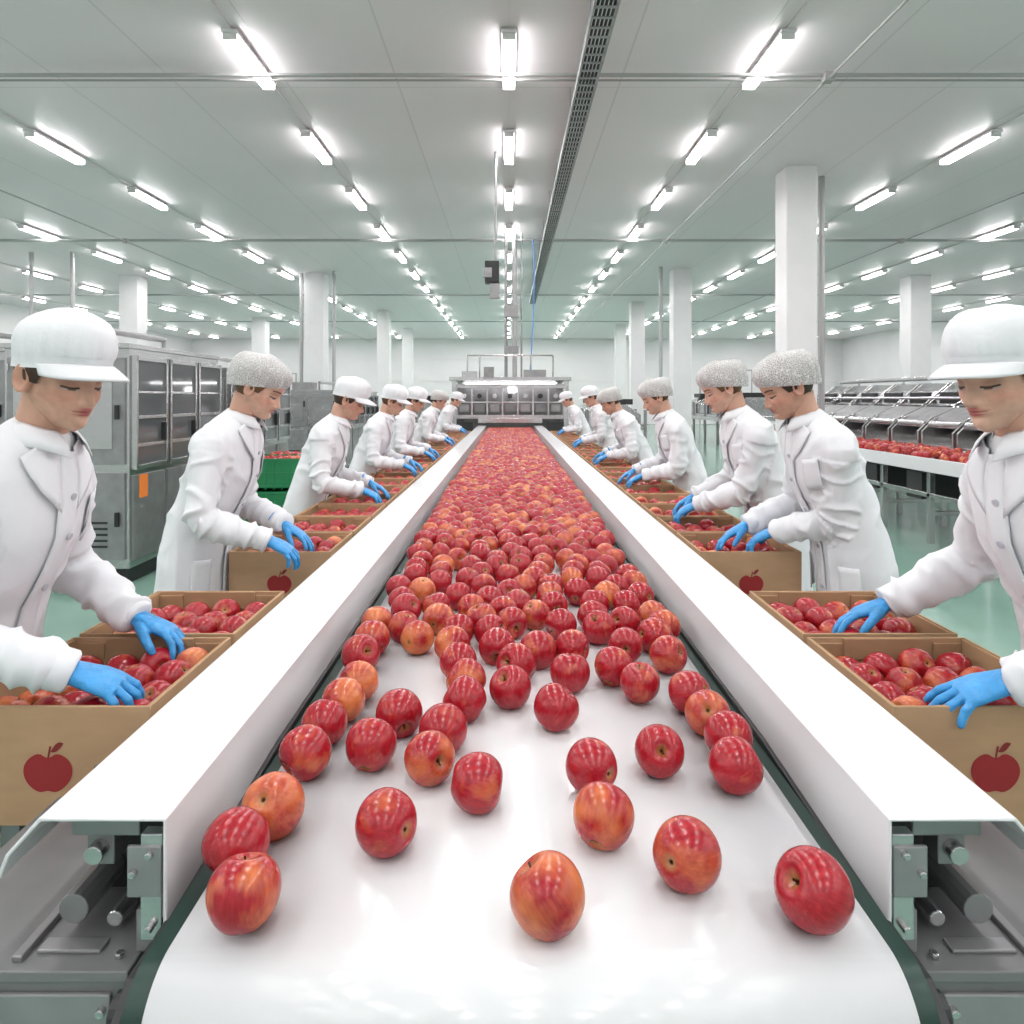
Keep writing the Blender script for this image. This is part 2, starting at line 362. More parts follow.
for s,nm in ((-1,'left'),(1,'right')):
    prof=[(.492,BZ-.035),(.492,BZ+.108),(.657,BZ+.108),(.70,BZ+.060),(.712,BZ+.03)]
    g=G(); n=len(prof); vs=[(CX+s*p[0],YF,p[1]) for p in prof]+[(CX+s*p[0],YE,p[1]) for p in prof]
    fs=[(i,i+1,i+1+n,i+n) if s<0 else (i,i+n,i+1+n,i+1) for i in range(n-1)]
    g.add(vs,fs); o=g.obj('side_cover_'+nm,[M_white],conv)
    sm=o.modifiers.new('s','SOLIDIFY'); sm.thickness=.006; sm.offset=-1 
    b=o.modifiers.new('b','BEVEL'); b.width=.004; b.segments=2; b.limit_method='ANGLE'
    g=G()
    def bx(a,b_,y0,y1,z0,z1,mi=0):
        xa,xb=sorted((CX+s*a,CX+s*b_)); g.box(xa,xb,y0,y1,z0,z1,mi)
    g.prism([(.80,.70),(.80,.80),(.815,.85),(.85,.875),(.95,.875),(1.4,.90),(YE,.90),(YE,.70)],'x',*sorted((CX+s*.478,CX+s*.490)),1)
    bx(.505,.52,1.0,YE,.78,.97,1)
    bx(.505,.69,1.12,1.13,.797,.99,1)  # black sheet added to stand in for the dark interior under the cover
    bx(.552,.90,.962,1.40,.50,.782,0)
    bx(.545,.91,.955,1.42,.782,.797,0)
    bx(.57,.885,.955,.962,.52,.765,2)
    bx(.60,.86,.951,.955,.56,.72,0)
    bx(.70,.715,.97,1.4,.797,.806,2); bx(.60,.69,.985,1.01,.797,.803,2)
    bx(.60,.64,1.02,1.06,.90,1.0,2); bx(.56,.66,1.015,1.022,.945,.998,2)
    bx(.505,.55,.985,1.03,.80,.86,2)
    bx(.498,.528,.955,.975,.84,.985,3)
    bx(.498,.545,.952,.958,.90,.97,2)
    bx(.492,.535,.90,.955,.62,.80,2)
    bx(.492,.53,.86,.92,.70,.79,1)
    bx(.515,.53,1.0,1.1,.90,.93,3)
    for (a,z) in ((.58,.545),(.87,.545),(.58,.745),(.87,.745)): g.cyl((CX+s*a,.957,z),(CX+s*a,.946,z),.007,6,3)
    for (a,z) in ((.515,.66),(.515,.71),(.515,.77)): g.cyl((CX+s*a,.902,z),(CX+s*a,.892,z),.008,6,3)
    for (a,z) in ((.513,.86),(.513,.96),(.535,.935)): g.cyl((CX+s*a,.956,z),(CX+s*a,.944,z),.006,6,3)
    for (a,yy) in ((.57,.98),(.80,.98),(.57,1.08)): g.cyl((CX+s*a,yy,.797),(CX+s*a,yy,.805),.007,6,3)
    g.cyl((CX+s*.62,1.0,.925),(CX+s*.62,1.12,.925),.014,12,3)
    g.cyl((CX+s*.66,1.02,.835),(CX+s*.66,1.12,.835),.022,14,2)
    g.cyl((CX+s*.60,1.02,.82),(CX+s*.60,1.12,.82),.012,10,3)
    g.cyl((CX+s*.49,.862,BZ-.075),(CX+s*.51,.862,BZ-.075),.022,16,1)
    g.obj('drive_'+nm,[M_alu,M_dark,M_steel_d,M_steel],conv,bevel=.003)
g=G()
for yy in (1.3,3.8,6.3,8.8,11.3,13.9):
    for s in (-1,1):
        xa=CX+s*.6; zt=.50 if yy<1.4 else .72
        g.box(xa-.03,xa+.03,yy-.03,yy+.03,.02,zt); g.box(xa-.06,xa+.06,yy-.06,yy+.06,0,.02)
    g.box(CX-.6,CX+.6,yy-.02,yy+.02,.25,.30)
g.obj('legs',[M_steel_d],conv,bevel=.003)

for s in (-1,1):
    e=empty('packing_shelf'); g=G()
    a,b_=(-1.105,-.705) if s<0 else (.755,1.155)
    g.box(a,b_,1.43,13.6,.715,.738,0); g.box(a,a+.015,1.43,13.6,.66,.715,1); g.box(b_-.015,b_,1.43,13.6,.66,.715,1)
    for yy in np.arange(1.5,13.6,1.73):
        for xx in (a+.05,b_-.05): g.box(xx-.02,xx+.02,yy-.02,yy+.02,0,.715,1)
    g.obj('shelf',[M_steel,M_steel_d],e,bevel=.002)

# ------------------------------------------------------------------ cartons
def logo_mesh():
    g=G(); n=48; vs=[]
    for k in range(n):
        a=2*math.pi*k/n; x=.048*math.sin(a)*(1+.10*math.cos(a)); z=.041*math.cos(a)
        z-= .012*math.exp(-(x/.012)**2) if math.cos(a)>0 else -.006*math.exp(-(x/.011)**2)
        vs.append((x,0,z))
    g.add([(0,0,0)]+vs,[(0,1+(k+1)%n,1+k) for k in range(n)])
    g.add([(-.002,0,.027),(.002,0,.027),(.007,0,.052),(.003,0,.053)],[(0,1,2,3)],1)
    lf=[]
    for k in range(13):
        t=k/12; lf.append((.005+.026*t,.0,.041+.017*t+.009*math.sin(math.pi*t)))
    for k in range(1,12):
        t=1-k/12; lf.append((.005+.026*t,0,.041+.017*t-.007*math.sin(math.pi*t)))
    g.add(lf,[tuple(range(len(lf)))],1)
    o=g.obj('logo_tpl',[M_logo,M_logo2]); me=o.data; bpy.data.objects.remove(o); return me
LOGO=logo_mesh()
BW,BD,BH=.40,.40,.235
def carton_mesh():
    g=G(); w,d,h,t=BW/2,BD/2,BH,.006
    g.box(-w,w,-d,-d+t,0,h); g.box(-w,w,d-t,d,0,h); g.box(-w,-w+t,-d+t,d-t,0,h); g.box(w-t,w,-d+t,d-t,0,h)
    g.box(-w+t,w-t,-d+t,d-t,0,.006,1)
    g.box(-w+t,-w+2.2*t,-d+t,d-t,.006,h-.003,1); g.box(w-2.2*t,w-t,-d+t,d-t,.006,h-.003,1)
    g.box(-w+.09,w-.09,-d+t,-d+1.8*t,h-.055,h-.001,1); g.box(-w+.09,w-.09,d-1.8*t,d-t,h-.055,h-.001,1)
    for sx in (-1,1):
        for sy in (-1,1):
            xa,xb=sorted((sx*(w-2.2*t),sx*(w-.085))); ya,yb=sorted((sy*(d-t),sy*(d-2*t))); g.box(xa,xb,ya,yb,.006,h-.012,1)
    o=g.obj('carton_tpl',[M_card,M_card2]); b=o.modifiers.new('b','BEVEL'); b.width=.0015; b.segments=1
    return bake(o,False)
CART=carton_mesh()
def box_apples(T,seed):
    random.seed(seed); its=[]
    for lay,zz in enumerate((.115,.172)):
        for i in range(4):
            for j in range(4):
                x=-.132+.088*i+R.uniform(-.004,.004); y=-.135+.09*j+R.uniform(-.004,.004)
                its.append((x,y,zz+R.uniform(-.014,.020),R.uniform(.082,.088),T))
    o=apple_mass('apples_tpl',its); me=o.data; bpy.data.objects.remove(o); return me
BA=[box_apples(A_HI,1),box_apples(A_HI,2),box_apples(A_MD,3),box_apples(A_MD,4)]
random.seed(5)
def carton(x,y,hi):
    e=empty('cardboard_box',(x,y,.739)); 
    o=bpy.data.objects.new('carton',CART); link(o,e)
    o=bpy.data.objects.new('printed_apple_logo',LOGO); link(o,e); o.location=(0.0,-BD/2-.0012,.105)
    o=bpy.data.objects.new('apples',BA[R.choice((0,1)) if hi else R.choice((2,3))]); link(o,e); o.rotation_euler=(0,0,0 if R.random()<.5 else math.pi)
ys=[1.575,2.0]+[2.96+.425*k for k in range(24)]
for k,yy in enumerate(ys):
    carton(-.905,yy,k<3); carton(.955,yy,k<3)

# ------------------------------------------------------------------ people
def head_template(skin,hair,name,nose=1.,jaw=1.,full=1.):
    tab=np.array([(0,.060,.015,.012),(.006,.073,.0,.023),(.014,.081,-.015,.031),(.024,.083,-.03,.038),(.036,.080,-.045,.0455),(.05,.083,-.062,.053),(.065,.083,-.078,.060),(.085,.081,-.090,.067),
    (.105,.079,-.098,.071),(.12,.083,-.101,.074),(.14,.086,-.102,.076),(.16,.082,-.100,.076),(.18,.070,-.092,.071),(.20,.048,-.074,.058),(.215,.024,-.048,.038),(.2235,-.005,-.02,.012)])
    zs=np.concatenate([np.linspace(0,.034,18),np.linspace(.035,.13,96),np.linspace(.134,.2235,32)])
    def I(c):
        v=np.interp(zs,tab[:,0],tab[:,c]); 
        for _ in range(3):
            vv=np.interp(np.clip(zs-.004,0,.2235),zs,v); vw=np.interp(np.clip(zs+.004,0,.2235),zs,v); v=(vv+2*v+vw)/4
        return v
    F,B,W=I(1),I(2),I(3)
    W=W*(1+(jaw-1)*np.clip((.09-zs)/.06,0,1))
    an=np.concatenate([np.linspace(-math.pi/2,math.pi/2,90),np.linspace(math.pi/2,1.5*math.pi,34)[1:-1]])
    n=len(an); vs=[];cols=[]
    ga=lambda v,c,s: math.exp(-((v-c)/s)**2)
    x0=-.012
    for i,z in enumerate(zs):
        for a in an:
            ca,sa=math.cos(a),math.sin(a)
            y=W[i]*math.copysign(abs(sa)**.92,sa)
            x=x0+(F[i]-x0)*ca if ca>0 else x0+(x0-B[i])*ca
            ay=abs(y); col=np.array(skin); dx=0
            if ca>0:
                nh=nose*np.interp(z,[.056,.060,.064,.070,.078,.09,.104,.112],[0,.008,.017,.0215,.0185,.0115,.004,.001])
                ns=np.interp(z,[.056,.068,.09,.11],[.009,.0085,.0065,.008])
                dx+=nh*math.exp(-(y/ns)**2)
                dx+=.007*ga(ay,.0115,.005)*ga(z,.0655,.0055)
                dx-=.014*ga(ay,.030,.015)*ga(z,.105,.011)
                dx+=.010*ga(ay,.031,.0125)*ga(z,.101,.0075)
                dx+=.002*ga(ay,.026,.02)*ga(z,.119,.007)
                dx+=.006*full*ga(ay,.040,.018)*ga(z,.076,.014)
                dx+=.0055*ga(y,0,.018)*ga(z,.0525,.0042)+.006*ga(y,0,.016)*ga(z,.0435,.0045)-.004*ga(y,0,.024)*ga(z,.0478,.0015)
                dx-=.003*ga(y,0,.02)*ga(z,.034,.005); dx+=.003*ga(y,0,.016)*ga(z,.018,.010)
                lip=ga(y,0,.021)**2*max(ga(z,.0525-.02*ay*.4,.0042),ga(z,.0432,.0045)); lip=min(1,lip*1.5)
                col=col*(1-lip)+np.array((.42,.12,.11))*lip
                bl=.5*ga(ay,.045,.02)*ga(z,.075,.02); col=col*(1-bl)+np.array((.64,.26,.19))*bl
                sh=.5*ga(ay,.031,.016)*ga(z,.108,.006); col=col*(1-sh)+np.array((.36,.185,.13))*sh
                zb=.1205+.004*math.cos((ay-.032)/.014); br=(1 if .012<ay<.050 else 0)*ga(z,zb,.0030); br=min(1,br*1.4)*.92
                col=col*(1-br)+np.array(hair)*.7*br
                zl=.0965+.22*max(0,abs(ay-.031)-.004)*.6; inn=1 if .017<ay<.046 else 0
                ew=inn*ga(z,zl-.0030,.0018)*.9; col=col*(1-ew)+np.array((.48,.44,.41) if abs(ay-.030)>.0065 else (.04,.025,.018))*ew
                ls=inn*ga(z,zl,.0020); ls=min(1,ls*1.3)
                col=col*(1-ls)+np.array((.025,.014,.010))*ls
                mo=ga(z,.0478,.0012)*(1 if ay<.022 else 0)*.7; col=col*(1-mo)+np.array((.18,.045,.04))*mo
            hb=(z>.09 and x<.038-.5*(.13-min(z,.13))) or (z>.06 and x<-.024) or (z>.03 and x<-.054) or z>.165
            x+=dx
            if hb:
                nz=noise.noise(Vector((x*60,y*60,z*18)))
                col=np.array(hair)*(1+.5*nz); k=(.007+.003*nz)*max(0,min(1,(.135-z)/.02))
                x=x0+(x-x0)*(1+k/.09); y=y*(1+k/.07)
            vs.append((x,y,z)); cols.append((*np.clip(col,0,1),1))
    fs=[]
    for i in range(len(zs)-1):
        for j in range(n):
            j2=(j+1)%n; fs.append((i*n+j,i*n+j2,(i+1)*n+j2,(i+1)*n+j))
    fs.append(tuple(range(n))[::-1]); fs.append(tuple(range((len(zs)-1)*n,len(zs)*n)))
    for s in (-1,1):
        o=len(vs); nu,nv=20,12
        for i in range(nv+1):
            t=math.pi*i/nv
            for j in range(nu):
                a=2*math.pi*j/nu
                ex=.018*math.sin(t)*math.cos(a); ez=.030*math.sin(t)*math.sin(a); ey=.008*math.cos(t)
                rr=math.hypot(ex/.018,ez/.030)
                if ey>0: ey=.004+.005*math.exp(-((rr-.85)/.22)**2)-.002*(1-rr)
                vs.append((-.012+ex+ey*-.3,s*(.074+ey+(-.25*ex)),.094+ez-.15*ex))
                k=.75+.25*min(1,rr); cols.append((skin[0]*k,skin[1]*k*.9,skin[2]*k*.9,1))
        for i in range(nv):
            for j in range(nu):
                j2=(j+1)%nu; fs.append((o+i*nu+j,o+i*nu+j2,o+(i+1)*nu+j2,o+(i+1)*nu+j))
    me=bpy.data.meshes.new(name); me.from_pydata(vs,[],fs)
    ca=me.color_attributes.new('hc','FLOAT_COLOR','POINT'); ca.data.foreach_set('color',np.array(cols).ravel())
    me.materials.append(M_head); me.polygons.foreach_set('use_smooth',[True]*len(fs)); me.update(); return me
HEADS=[head_template((.61,.36,.262),(.045,.022,.012),'head_a'),head_template((.63,.385,.285),(.10,.045,.018),'head_b',1.08,.95,.8),head_template((.54,.31,.22),(.03,.016,.010),'head_c',.92,1.07,1.2),
 head_template((.64,.395,.295),(.12,.055,.022),'head_d',.95,1.,1.1)]

def cap_meshes():
    g=G(); n=96; rings=[]
    prof=[(.985,-.004),(.985,.0),(.99,.020),(1.0,.022),(1.025,.034),(1.04,.052),(1.01,.072),(.94,.090),(.82,.105),(.66,.117),(.46,.125),(.25,.129),(.05,.130)]
    for (rs,h) in prof:
        ring=[]
        for j in range(n):
            a=2*math.pi*j/n
            gat=1+(.016*math.sin(17*a)+.011*math.sin(29*a+1))*max(0,1-abs(h-.04)/.04)
            x=-.010+.104*rs*gat*math.cos(a)-.10*max(0,h-.03); y=.085*rs*gat*math.sin(a)
            z=.124+.22*(x if h<.03 else x*.6)+h*.96
            q=noise.noise(Vector((x*20,y*20,z*20)))*.010*(1 if h>.03 else 0)
            ring.append((x,y,z+q))
        rings.append(ring)
    vs,fs=loft(rings); g.add(vs,fs[:-2]+[fs[-1]])
    o=g.obj('capt',[M_cap],smooth=True); m1=o.data; bpy.data.objects.remove(o)
    g=G(); K=28; Q=6; vs=[]
    for i in range(K+1):
        a=math.radians(-70+140*i/K)
        for q in range(Q+1):
            e=q/Q; ext=.064*max(0,math.cos(a*1.2))**.55*e
            x=-.010+.102*math.cos(a)+ext; y=.085*math.sin(a)*(1+.03*e)
            z=.124+.22*(-.010+.102*math.cos(a))+.004-.05*ext-2.6*ext*ext-1.3*(y*y)*e*2
            vs.append((x,y,z))
    fs=[(i*(Q+1)+q,(i+1)*(Q+1)+q,(i+1)*(Q+1)+q+1,i*(Q+1)+q+1) for i in range(K) for q in range(Q)]
    g.add(vs,fs); o=g.obj('visort',[M_cap],smooth=True); s=o.modifiers.new('s','SOLIDIFY'); s.thickness=.004
    m2=bake(o)
    g=G(); rings=[]
    prof=[(.97,-.006),(1.0,0),(1.03,.006),(1.08,.020),(1.12,.038),(1.13,.056),(1.08,.075),(.97,.091),(.80,.104),(.56,.112),(.3,.116),(.05,.117)]
    for (rs,h) in prof:
        ring=[]
        for j in range(n):
            a=2*math.pi*j/n
            gat=1+(.022*math.sin(21*a)+.012*math.sin(34*a+1))*max(0,1-abs(h-.012)/.06)
            x=-.016+.104*rs*gat*math.cos(a)-.16*h; y=.086*rs*gat*math.sin(a)
            z=.116+.38*(-.018+.104*math.cos(a))*max(0,1-h/.14)+h*.98
            q=noise.noise(Vector((x*18,y*18,z*18+4)))*.007*(1 if h>.01 else 0)
            ring.append((x+q*.5,y+q,z+q))
        rings.append(ring)
    vs,fs=loft(rings); g.add(vs,fs[:-2]+[fs[-1]])
    o=g.obj('nett',[M_net],smooth=True); m3=o.data; bpy.data.objects.remove(o)
    return m1,m2,m3
CAP,VISOR,NET=cap_meshes()

def hand_template(sgn,curl,name,spread=1.):
    g=G(); rings=[]
    for (x,hy,hz,cy,cz) in [(-.06,.029,.024,0,0),(-.03,.027,.021,0,0),(-.005,.027,.019,0,0),(.02,.033,.018,.001,0),(.05,.040,.0165,.002,.001),(.075,.042,.0145,0,.001),(.092,.038,.011,0,-.001)]:
        rings.append([(x,sgn*cy+hy*math.copysign(abs(math.cos(t))**.85,math.cos(t)),cz+hz*math.copysign(abs(math.sin(t))**.9,math.sin(t))) for t in [2*math.pi*k/24 for k in range(24)]])
    g.add(*loft(rings))
    g.add(*tube([(-.066,0,0),(-.062,0,0),(-.057,0,0)],[.028,.033,.029],24))
    spec=[(.030,.082,.072,.12,0),(.0105,.090,.081,.03,4),(-.010,.087,.075,-.06,2),(-.029,.078,.060,-.16,8)]
    for (y,xr,L,yaw,ex) in spec:
        p=Vector((xr-.022,sgn*y,.0)); d0=yaw*spread; pitch=-.05; ps=[p.copy()]; rs=[.0096]
        p=p+Vector((.022,0,.001)); ps.append(p.copy()); rs.append(.0098)
        segs=[(.46,curl*.75),(.30,curl*1.15),(.24,curl*.7)]
        for k,(fr,c) in enumerate(segs):
            pitch-=math.radians(c+ex*.6)
            dirv=Vector((math.cos(pitch)*math.cos(d0),sgn*math.cos(pitch)*math.sin(d0),math.sin(pitch)))
            ps.append(p+dirv*L*fr*.5); rs.append([.0086,.0080,.0074][k])
            p=p+dirv*L*fr; ps.append(p.copy()); rs.append([.0090,.0081,.0056][k])
        g.add(*tube(ps,rs,12))
    ps=[Vector((.010,sgn*.016,-.004)),Vector((.028,sgn*.030,-.009)),Vector((.048,sgn*.049,-.016)),Vector((.066,sgn*.060,-.024)),Vector((.082,sgn*.064,-.032)),Vector((.094,sgn*.064,-.039))]
    g.add(*tube(ps,[.014,.0155,.0122,.0110,.0100,.0065],14))
    o=g.obj(name,[M_glove]); r=o.modifiers.new('r','REMESH'); r.mode='VOXEL'; r.voxel_size=.0026
    s=o.modifiers.new('s','SMOOTH'); s.factor=.5; s.iterations=2
    return bake(o)
HANDS={(s,k):hand_template(s,c,'glove_%s_%d'%('a' if s>0 else 'b',k),sp) for s in (-1,1) for k,(c,sp) in enumerate([(14,2.4),(25,1.8)])}

SP=[ # (x,z,hx_front,hx_back,hy)
(-.035,.46,.115,.135,.215),(-.035,.60,.11,.132,.210),(-.030,.78,.108,.13,.202),(-.022,.92,.108,.125,.195),(-.002,1.02,.108,.112,.176),(.03,1.12,.108,.105,.165),(.070,1.21,.122,.104,.170),(.100,1.28,.126,.106,.180),
(.128,1.34,.108,.105,.184),(.148,1.385,.088,.098,.170),(.162,1.42,.070,.08,.130),(.175,1.448,.060,.062,.085),(.185,1.468,.052,.052,.060)]
def sp_eval(t,lean):
    t=max(0,min(len(SP)-1.0001,t)); i=int(t); f=t-i
    a=SP[i]; b=SP[i+1]; r=[a[k]*(1-f)+b[k]*f for k in range(5)]
    x,z=r[0],r[1]
    tx,tz=b[0]-a[0],b[1]-a[1]
    if z>.92:
        dx,dz=x,z-.92; c,s=math.cos(lean),math.sin(lean); x=dx*c+dz*s; z=.92-dx*s+dz*c
        tx,tz=tx*c+tz*s,-tx*s+tz*c
    l=math.hypot(tx,tz); return x,z,r[2],r[3],r[4],tx/l,tz/l
def torso_pt(t,a,lean,off=0.):
    x,z,hf,hb,hy,tx,tz=sp_eval(t,lean)
    ca,sa=math.cos(a),math.sin(a); h=hf if ca>0 else hb
    p=2/2.3
    u=(h+off)*math.copysign(abs(ca)**p,ca); w=(hy+off)*math.copysign(abs(sa)**p,sa)
    return Vector((x+u*tz,w,z-u*tx))
def lean_pt(p,lean):
    dx,dz=p[0],p[2]-.92; c,s=math.cos(lean),math.sin(lean); return Vector((dx*c+dz*s,p[1],.92-dx*s+dz*c))
def ik(S,W,l1,l2,pole):
    d=W-S; L=d.length
    if L>(l1+l2)*.985: W=S+d*((l1+l2)*.985/L); d=W-S; L=d.length
    a=(l1*l1-l2*l2+L*L)/(2*L); h=math.sqrt(max(0,l1*l1-a*a)); u=d/L; p=(pole-u*pole.dot(u)).normalized()
    return S+u*a+p*h,W
def patch(name,quad,lean,mats,parent,off=.006,nu=8,nv=8,th=.003):
    vs=[]
    for i in range(nu+1):
        for j in range(nv+1):
            u,v=i/nu,j/nv
            t=(quad[0][0]*(1-u)+quad[1][0]*u)*(1-v)+(quad[3][0]*(1-u)+quad[2][0]*u)*v
            a=(quad[0][1]*(1-u)+quad[1][1]*u)*(1-v)+(quad[3][1]*(1-u)+quad[2][1]*u)*v
            vs.append(torso_pt(t,a,lean,off))
    fs=[(i*(nv+1)+j,(i+1)*(nv+1)+j,(i+1)*(nv+1)+j+1,i*(nv+1)+j+1) for i in range(nu) for j in range(nv)]
    g=G(); g.add(vs,fs); o=g.obj(name,mats,parent,smooth=True); s=o.modifiers.new('s','SOLIDIFY'); s.thickness=th; s.offset=0; return o
def ridge(p):
    n=abs(noise.noise(p)); return max(0.,1-n*3.0)**1.4

def worker(side,bx,y,hands,gear,head=0,lean=-.05,pitch=.45,hyaw=0.,yaw=0.,near=False,scale=1.03,hd=-.42):
    e=empty('factory_worker',(bx,y,0),(0 if side<0 else math.pi)+yaw); e.scale=(scale,)*3
    Mw=Matrix.Translation((bx,y,0))@Matrix.Rotation((0 if side<0 else math.pi)+yaw,4,'Z')@Matrix.Scale(scale,4)
    Mi=Mw.inverted()
    g=G(); n=40; rings=[]
    for k in range(len(SP)*3-2):
        t=k/3; ring=[]
        for j in range(n):
            a=2*math.pi*j/n; p=torso_pt(t,a,lean)
            if t<5:
                f=1+.035*math.sin(7*a+y)*(5-t)/5; x,z=sp_eval(t,lean)[:2]; p=Vector((x+(p.x-x)*f,p.y*f,p.z))
            ring.append(p)
        rings.append(ring)
    g.add(*loft(rings))
    info=[]; arms=[]
    for hw in hands:
        T=Mi@Vector(hw[:3])
        sd=hw[3]
        S=lean_pt((.125,sd*.158,1.355),lean)
        HD=Vector((.62,(T.y-S.y)*.7,hd)).normalized()
        Wt=T-HD*.085
        E,Wt=ik(S,Wt,.275,.245,Vector((-.55,sd*.42,-.62)))
        fa=(Wt-E).normalized(); HD=(HD*.8+fa*.4).normalized()
        S0=lean_pt((.115,sd*.09,1.35),lean)
        ps=[S0,S,S.lerp(E,.3),S.lerp(E,.6),S.lerp(E,.88),E.lerp(Wt,.10),E.lerp(Wt,.35),E.lerp(Wt,.65),E.lerp(Wt,.88),Wt.copy()]
        rr=[.068,.070,.062,.057,.056,.056,.055,.049,.043,.039]
        N=44; cum=[0]
        for i in range(1,len(ps)): cum.append(cum[-1]+(ps[i]-ps[i-1]).length)
        P=[];Q=[]
        Lt=cum[-1]
        for k in range(N+1):
            s_=Lt*k/N; i=max(0,min(len(ps)-2,sum(1 for c in cum if c<=s_)-1)); f=(s_-cum[i])/(cum[i+1]-cum[i])
            P.append(ps[i].lerp(ps[i+1],min(1,f))); Q.append(rr[i]*(1-f)+rr[i+1]*f)
        for _ in range(2): P=[P[0]]+[(P[i-1]+P[i]*2+P[i+1])/4 for i in range(1,N)]+[P[N]]
        g.add(*tube(P,[(q*1.02,q*.97) for q in Q],20))
        info.append((sd,Wt,HD,fa,E,S)); arms.append((S,E,Wt))
    o=g.obj('coat_tmp',[M_coat],None,smooth=True)
    r=o.modifiers.new('r','REMESH'); r.mode='VOXEL'; r.voxel_size=.0065 if near else .012; r.use_smooth_shade=True
    s=o.modifiers.new('s','SMOOTH'); s.factor=.5; s.iterations=6 if near else 3
    me=bake(o); me.name='lab_coat'
    nv=len(me.vertices); co=np.empty(nv*3); me.vertices.foreach_get('co',co); co=co.reshape(-1,3)
    nrm=np.array([v.normal[:] for v in me.vertices])
    sdv=R.uniform(0,50); disp=np.zeros(nv)
    def segd(pts_,A,B):
        A=np.array(A);B=np.array(B);d=B-A; t=np.clip(((pts_-A)@d)/(d@d),0,1); q=A+t[:,None]*d; return np.linalg.norm(pts_-q,axis=1),t
    best=np.full(nv,9.); par=np.zeros(nv); ax=np.zeros((nv,3))
    for (S,E,Wt) in arms:
        for (A,B,base) in ((S,E,0),(E,Wt,1)):
            dd,t=segd(co,A,B); m=dd<best; best[m]=dd[m]; par[m]=base+t[m]; d=np.array(B)-np.array(A); ax[m]=d/np.linalg.norm(d)
    arm=(best<.085)&(par>.12)
    for i in range(nv):
        p=co[i]
        if arm[i]:
            a_=ax[i]; al=float(p@a_); q=p-a_*al
            c=ridge(Vector((q[0]*7+a_[0]*al*17+sdv,q[1]*7+a_[1]*al*17,q[2]*7+a_[2]*al*17)))
            w=.6+.7*math.exp(-((par[i]-1)/.35)**2)+.6*math.exp(-((par[i]-1.9)/.3)**2)
            disp[i]=.013*w*c-.004
        else:
            z=p[2]; k=min(1,max(0,(z-.95)/.2))
            c1=ridge(Vector((p[0]*6+sdv,p[1]*6,z*1.6))); 
            c2=ridge(Vector((p[0]*6+z*4,p[1]*5+sdv-z*3*(1 if p[1]>0 else -1),z*5)))
            c3=noise.noise(Vector((p[0]*5,p[1]*5+sdv,z*4)))
            disp[i]=.017*c1*(1-k)+.014*c2*k+.008*c3-.004
            fr=max(0,float(nrm[i][0]))*k; disp[i]*=1-.75*fr
            if z>1.40: disp[i]*=max(0,1-(z-1.40)/.05)
    co+=nrm*disp[:,None]; me.vertices.foreach_set('co',co.ravel()); me.update()
    o=bpy.data.objects.new('lab_coat',me); link(o,e)
    patch('placket',[(0,-.07),(10.6,-.16),(10.6,.16),(0,.10)],lean,[M_coat],e,.008,30,3)
    for sd in (-1,1):
        patch('lapel_%d'%(1 if sd>0 else 2),[(11.7,sd*.7),(10.2,sd*.95),(7.8,sd*.10),(11.0,sd*.18)],lean,[M_coat],e,.0085,10,8,.003)
        patch('hip_pocket_%d'%(1 if sd>0 else 2),[(2.2,sd*.55),(3.35,sd*.55),(3.35,sd*1.1),(2.2,sd*1.1)],lean,[M_coat],e,.010,6,6,.004)
    patch('chest_pocket',[(6.5,.45),(8.1,.45),(8.1,.9),(6.5,.9)],lean,[M_coat],e,.008,6,6,.003)
    g=G()
    for t in (2.5,4.,5.5,7.,8.3):
        p=torso_pt(t,.03,lean,.009); q=torso_pt(t,.03,lean,.014); g.cyl(p,q,.008,14)
    g.obj('buttons',[M_btn],e)
    g=G(); vs=[]; K=40
    nb=lean_pt((.184,0,1.455),lean)
    for i in range(K+1):
        a=math.radians(24+312*i/K); fr=max(0,math.cos(a)); ft=fr**3
        c,s_=math.cos(a),math.sin(a)
        top=nb+Vector((.052*c-.004,.056*s_,.018-.020*fr)); mid=nb+Vector((.062*c,.065*s_,.012-.022*fr)); low=nb+Vector((.080*c+.022*ft-.006,.088*s_,-.020-.045*ft-.010*abs(s_)))
        inn=nb+Vector((.052*c,.056*s_,-.02))
        vs+= [inn,top,mid,(mid+low)/2+Vector((.003*c,.003*s_,.002)),low]
    fs=[(i*5+q,(i+1)*5+q,(i+1)*5+q+1,i*5+q+1) for i in range(K) for q in range(4)]
    g.add(vs,fs); o=g.obj('collar',[M_coat],e,smooth=True); s=o.modifiers.new('s','SOLIDIFY'); s.thickness=.0025
    piv=lean_pt((.20,0,1.513),lean)
    Hm=Matrix.Translation(piv)@Matrix.Rotation(hyaw,4,'Z')@Matrix.Rotation(pitch,4,'Y')@Matrix.Translation((.0+.028,0,-.035))
    g=G(); nb0=lean_pt((.165,0,1.42),lean); hb=Hm@Vector((-.030,0,.06))
    g.add(*tube([nb0,nb0.lerp(hb,.45),nb0.lerp(hb,.8),hb],[(.058,.056),(.050,.049),(.050,.049),(.052,.050)],28)); g.obj('neck',[M_skin],e,smooth=True)
    o=bpy.data.objects.new('head',HEADS[head]); link(o,e); o.matrix_local=Hm
    if gear=='cap':
        for nm,me in (('cap_crown',CAP),('cap_visor',VISOR)):
            o=bpy.data.objects.new(nm,me); link(o,e); o.matrix_local=Hm
    else:
        o=bpy.data.objects.new('hairnet',NET); link(o,e); o.matrix_local=Hm
